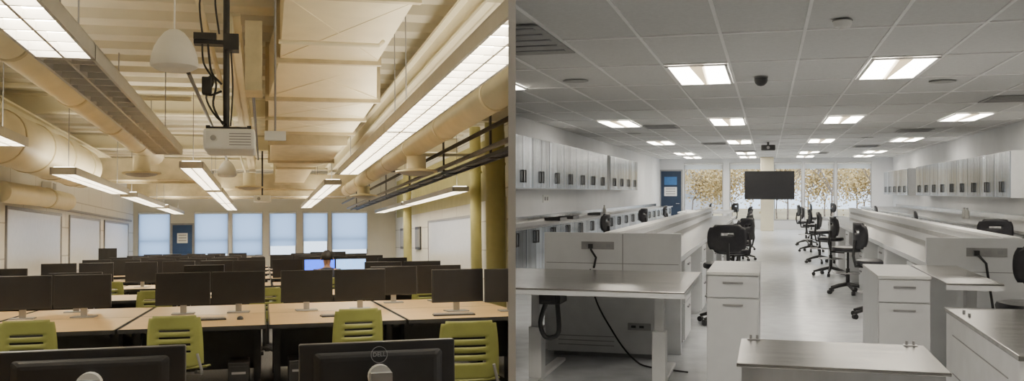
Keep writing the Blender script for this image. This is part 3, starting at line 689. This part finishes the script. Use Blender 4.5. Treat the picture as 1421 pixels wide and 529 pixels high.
thing(RB,'lab_table','white far laboratory table with pale top','table',[P('top',G().box(-2.4,-1.0,26,29,.87,.91),'white'),P('leg',G().box(-2.35,-2.3,26.1,28.9,0,.87),'white'),P('leg',G().box(-1.1,-1.05,26.1,28.9,0,.87),'white')])
# sit stand tables
def table(u0,u1,v0,v1,h,legs,label):
    t=G().box(u0,u1,v0,v1,h-.012,h); e=G().box(u0,u1,v0-.002,v0+.03,h-.045,h-.013).box(u1-.03,u1,v0+.03,v1,h-.045,h-.013).box(u0,u1,v1-.03,v1,h-.045,h-.013)
    ps=[P('tabletop',t,'steelt',bevel=.003),P('frame',e,'white')]
    vm=(v0+v1)/2
    for u in legs:
        ps.append(P('leg',G().box(u-.035,u+.035,vm-.2,vm-.1,.03,h-.04).box(u-.05,u+.05,vm-.22,vm-.08,.03,.42),'whitem',bevel=.004,kids=[P('foot',G().box(u-.04,u+.04,v0+.1,v1-.1,0,.03),'whitem',bevel=.008)]))
    return thing(RB,'sit_stand_table',label,'table',ps,group='steel topped tables')
trim(table(-2.6,-.54,6.35,8.0,.78,(-1.72,-.78),'height adjustable table with stainless steel top and white legs'),'B')
table(1.12,1.46,6.62,8.2,.86,(1.38,),'stainless topped table with white frame at the bench end')
# pedestals
def pedestal(loc,W,Dp,H,label):
    ps=[P('body',G().box(-W/2,W/2,0,Dp,.03,H-.02),'white'),P('top',G().box(-W/2-.003,W/2+.003,-.02,Dp,H-.02,H),'whitep',bevel=.003)]
    for z0,z1 in ((.05,H*.8-.01),(H*.8,H-.03)):
        ps.append(P('drawer',G().box(-W/2+.004,W/2-.004,-.018,0,z0,z1),'white',bevel=.003,kids=[P('handle',G().box(-.07,.07,-.032,-.024,z1-.05,z1-.038).box(-.07,-.06,-.026,-.017,z1-.05,z1-.038).box(.06,.07,-.026,-.017,z1-.05,z1-.038),'silver')]))
    for sx in (-1,1):
        for y in (.06,Dp-.06): ps.append(P('foot',G().tube([(sx*(W/2-.04),y,0),(sx*(W/2-.04),y,.03)],.018,10),'black'))
    return thing(RB,'pedestal_cabinet',label,'cabinet',ps,loc,group='white pedestal cabinets')
pedestal((-.24,6.8,0),.36,1.1,.885,'tall white pedestal cabinet with drawer beside the steel table')
pedestal((.885,6.8,0),.33,1.05,.885,'tall white pedestal cabinet with drawer at the bench corner')
# foreground steel table
def steel_table(u0,u1,v0,v1,h):
    t=G().box(u0,u1,v0,v1,h-.015,h); a=G().box(u0+.02,u1-.02,v0+.01,v0+.03,h-.12,h-.015).box(u0+.02,u1-.02,v1-.03,v1-.01,h-.12,h-.015).box(u0+.02,u0+.04,v0+.03,v1-.03,h-.12,h-.015).box(u1-.04,u1-.02,v0+.03,v1-.03,h-.12,h-.015)
    ps=[P('tabletop',t,'steelt',bevel=.003),P('apron',a,'steel')]
    for u in (u0+.05,u1-.05):
        for v in (v0+.05,v1-.05): ps.append(P('leg',G().box(u-.02,u+.02,v-.02,v+.02,0,h-.12),'steel'))
    for u in (u0+.03,u1-.09):
        ps.append(P('corner_bracket',G().box(u,u+.06,v1-.04,v1-.005,h,h+.004),'silver'))
        for q in (.015,.045): ps.append(P('bolt',G().tube([(u+q,v1-.02,h+.004),(u+q,v1-.02,h+.022)],.006,8),'silver'))
    return thing(RB,'steel_table','brushed stainless steel work table with corner bolts','table',ps)
steel_table(-.125,.685,3.94,4.62,.75)
thing(RB,'storage_cabinet','low white cabinet with stainless steel top','cabinet',[P('body',G().box(1.03,2.0,4.4,6.1,.05,.735),'whitem'),P('top',G().box(1.02,2.0,4.38,6.12,.735,.76),'steelt',bevel=.003),P('plinth',G().box(1.06,1.97,4.45,6.05,0,.05),'grey')]
  +[P('bolt',G().tube([(1.08,v,.76),(1.08,v,.775)],.008,8),'silver') for v in (5.7,5.85)]+[P('vent_slot',G().box(1.026,1.03,4.6,5.9,z,z+.005),'grey') for z in (.62,.40)])
thing(RB,'vented_cabinet','white metal cabinet with slot vents below the table','cabinet',[P('body',G().box(-1.9,-.9,8.15,8.42,.04,.62),'whitem',bevel=.004),P('plinth',G().box(-1.85,-.95,8.2,8.4,0,.04),'grey'),P('outlet_plate',G().box(-1.18,-.98,8.14,8.15,.25,.31),'diff',kids=[P('socket',G().box(q,q+.04,8.137,8.14,.27,.29),'black') for q in (-1.15,-1.08)])]
  +[P('vent_slot',G().box(-1.8,-1.3,8.146,8.15,z,z+.006),'grey') for z in (.1,.14,.18)])
thing(RB,'power_cable','black power cable hanging from table to floor','cable',[P('cord',G().tube(smooth_path([(-1.50,8.08,.78),(-1.48,8.07,.62),(-1.42,8.06,.45),(-1.32,8.05,.28),(-1.20,8.0,.12),(-1.08,7.9,.03),(-.95,7.75,.010),(-.62,7.6,.010)]),.0075,8),'black',smooth=True)])
thing(RB,'wall_plug_cable','black cable plugged into the bench outlet','cable',[P('cord',G().tube([(-1.56,8.43,.96),(-1.55,8.38,.93),(-1.5,8.36,.86),(-1.49,8.2,.785)],.01,8),'black',smooth=True),P('plug',G().box(-1.58,-1.54,8.4,8.43,.94,.98),'black')])
thing(RB,'wall_plug_cable','black cable plugged into the bench outlet','cable',[P('cord',G().tube([(1.62,8.28,.96),(1.64,8.24,.93),(1.68,8.22,.88),(1.69,8.0,.5)],.01,8),'black',smooth=True),P('plug',G().box(1.6,1.64,8.25,8.28,.94,.98),'black')])
thing(RB,'power_supply_holder','black power supply and strap hanging under the table','power supply',[P('case',G().box(-.08,.08,-.05,.2,.62,.73).box(-.06,.06,-.08,-.05,.64,.70),'black',bevel=.006),P('strap',G().tube(smooth_path([(-.04,0,.62),(-.08,0,.48),(-.05,0,.38),(.01,0,.37),(.06,0,.42),(.05,0,.62)]),.018,8),'black',smooth=True),P('rail',G().box(-.1,.1,.05,.15,.72,.733),'grey')],(-1.56,6.8,0))
# TV
thing(RB,'television','large black flat screen television mounted on the pillar','television',[P('case',G().box(-.87,.87,0,.06,0,1.03),'black',bevel=.01),P('screen',G().box(-.85,.85,-.004,0,.03,1.0),'screen'),P('mount',G().box(-.2,.1,.06,1.24,.35,.7),'grey')],(.04,35.05,1.19))
# lab chairs
def lab_chair():
    seat=G().loft([[(.22*s*math.copysign(abs(math.cos(a))**.7,math.cos(a)),.21*s*math.copysign(abs(math.sin(a))**.7,math.sin(a)),z) for a in [k*math.pi/12 for k in range(24)]] for s,z in ((.8,.60),(1,.615),(1.02,.64),(.97,.665),(.75,.675))])
    def bk(a,b):
        ang=(a-.5); x=ang*.42*(1-.25*(abs(b-.5)*2)**3); return (x,-.235+.14*ang*ang*1.0+.02*math.sin(b*3.1),.80+b*.30)
    back=G().sheet(bk,12,10,lambda i,j:(i in (0,11) and j in (0,9)) or (4<=i<=7 and j==6))
    arm=G().tube([(0,-.05,.59),(0,-.24,.60),(0,-.265,.72),(0,-.245,.9)],.018,8)
    post=G().tube([(0,0,.12),(0,0,.36)],.028,12).tube([(0,0,.36),(0,0,.60)],.017,12)
    ring=G(); n=24
    ring.tube([(.2*math.cos(2*math.pi*k/n),.2*math.sin(2*math.pi*k/n),.3) for k in range(n+1)],.010,6)
    for k in range(3):
        a=k*2*math.pi/3; ring.tube([(0,0,.3),(.2*math.cos(a),.2*math.sin(a),.3)],.008,6)
    base=G()
    for k in range(5):
        a=k*2*math.pi/5; base.tube([(0,0,.14),(.15*math.cos(a),.15*math.sin(a),.11),(.29*math.cos(a),.29*math.sin(a),.07)],[.03,.024,.016],8)
    ps=[P('seat',seat,'leather',smooth=True),P('backrest',back,'leather',smooth=True,solid=.026),P('back_support',arm,'black',smooth=True),P('post',post,'blackm',smooth=True),P('foot_ring',ring,'silver',smooth=True),P('base',base,'black',smooth=True)]
    for k in range(5):
        a=k*2*math.pi/5; c=Vector((.29*math.cos(a),.29*math.sin(a),.03)); t=Vector((-math.sin(a),math.cos(a),0))*.022
        ps.append(P('caster',G().tube([c-t,c+t],.03,12),'black'))
    return ps
lc=thing(RB,'lab_chair','black vinyl laboratory chair with foot ring and casters','chair',lab_chair(),(-.47,10.6,0),12,group='black laboratory chairs')
for u,v,r in [(-.46,13.2,60),(-.48,15.6,80),(-.52,18.0,100),(-.55,20.6,85),(-.62,24.2,80),
  (1.10,14.2,-80),(1.05,17.2,-100),(1.02,20.2,-85),(1.02,24.0,-95),(1.0,26.8,-80),(1.20,11.5,-75),
  (-2.75,15.2,80),(-2.8,20.5,70),(-2.8,24.8,85),(2.88,13.6,-10),(2.88,19,-95),(2.9,26,-90),(1.80,7.35,10),(-2.0,31,90),(-1.2,31.5,60),(1.5,31,-90),(2.2,32,-70)]:
    dup(lc,RB,(u,v,0),r)
# bench items
def tray(loc,lab,m='black'):
    thing(RB,'bench_tray',lab,'tray',[P('tray',G().box(-.15,.15,-.3,.3,0,.01).box(-.15,-.14,-.3,.3,.01,.05).box(.14,.15,-.3,.3,.01,.05).box(-.15,.15,-.3,-.29,.01,.05).box(-.15,.15,.29,.3,.01,.05),m)],loc,group='trays on the wall bench')
for v in (17.2,18.4,21.5): tray((-3.85,v,.931),'shallow dark tray on the steel worktop')
bt=thing(RB,'bottle','small clear plastic bottle standing on the worktop','bottle',[P('shell',G().rev([(.04,0),(.045,.02),(.045,.12),(.02,.16),(.02,.18)],14),'glass',smooth=True),P('cap',G().rev([(.022,.18),(.022,.205)],12),'grey')],(3.9,20.8,.93),group='bottles on the wall bench')
dup(bt,RB,(3.9,21.1,.93)); dup(bt,RB,(-3.9,22.9,.93))
thing(RB,'wall_switch','white wall switch plates on the lab wall','switch',[P('plate',G().box(-4.2,-4.185,17.6,18.1,1.25,1.4),'whitep'),P('button',G().box(-4.185,-4.178,17.7,17.8,1.29,1.36),'grey'),P('button',G().box(-4.185,-4.178,17.9,18.0,1.29,1.36),'grey')])
# ================================================================== OUTSIDE
struct(RB,'floor_outside',G().box(-22,22,FB+.3,95,-.3,-.15),'grass')
def tree(loc,h,leafy,seed):
    rnd=random.Random(seed); g=G(); tips=[]
    def br(p,d,l,r,lv):
        q=p+d*l; g.tube([p,p+d*l*.5+Vector((rnd.uniform(-.05,.05)*l,0,0)),q],[r,r*.8,r*.6],6)
        if lv<=1: tips.append((p+q)/2)
        if lv==0: tips.append(q); return
        for k in range(3):
            nd=(d+Vector((rnd.uniform(-.9,.9),rnd.uniform(-.5,.5),rnd.uniform(-.25,.45)))).normalized(); br(q,nd,l*rnd.uniform(.55,.78),r*.6,lv-1)
    br(Vector((0,0,-.15)),Vector((0,0,1)),h*(.24 if leafy else .3),h*.011,4)
    ps=[P('trunk',g,'bark')]
    if leafy:
        f=G()
        for t in tips:
            for k in range(14):
                c=t+Vector((rnd.gauss(0,.5),rnd.gauss(0,.4),rnd.gauss(0,.55))); s=rnd.uniform(.03,.085)
                if c.z<-.1: continue
                a=Vector((rnd.uniform(-1,1),rnd.uniform(-1,1),rnd.uniform(-1,1))).normalized(); b=a.orthogonal().normalized()
                f.add([c+a*s,c+b*s,c-a*s,c-b*s],[(0,1,2,3)])
        ps.append(P('leaves',f,'leaf'))
    o=thing(RB,'tree','autumn tree with yellow brown leaves outside the windows' if leafy else 'bare branching tree outside the windows','tree',ps,loc)
    for c in o.children:
        if c.name.startswith('leaves'): c['kind']='stuff'
rr=random.Random(3)
for i in range(7): tree((-7+i*2.5,54+(i%2)*5,0),rr.uniform(4.0,4.9),True,i)
for i in range(9): tree((-12+i*3.0,70+(i%2)*6,0),rr.uniform(5.2,6.8),True,20+i)
tree((2.8,45,0),5.2,False,50); tree((5.2,48.5,0),5.0,False,51); tree((-4.6,46,0),4.6,False,52); tree((0.9,47,0),4.8,False,53)
thing(RB,'building','distant grey building beyond the trees','building',[P('block',G().box(-14,-4,86,92,-.3,5.4),'brick')]+[P('window_band',G().box(-13,-5,85.9,86,z,z+.6),'brickd') for z in (1,2.6,4.2)])
# ================================================================== WORLD + CAMERA
w=D.worlds.new('World'); bpy.context.scene.world=w; w.use_nodes=True; bg=w.node_tree.nodes['Background']
bg.inputs['Color'].default_value=(.68,.83,1,1); bg.inputs['Strength'].default_value=2.7
sun=D.lights.new('sun','SUN'); sun.energy=3.2; sun.color=(1,.93,.82); sun.angle=.03; so=D.objects.new('sun',sun); col.objects.link(so); so.rotation_euler=(math.radians(38),0,math.radians(25))
cam=D.cameras.new('camera'); cam.sensor_width=36; cam.lens=1300/1421*36; cam.shift_y=2.5/1421; cam.clip_start=.05; cam.clip_end=300
co=D.objects.new('camera',cam); col.objects.link(co); co.location=(0,0,EYE); co.rotation_euler=(math.radians(90),0,0)
bpy.context.scene.camera=co
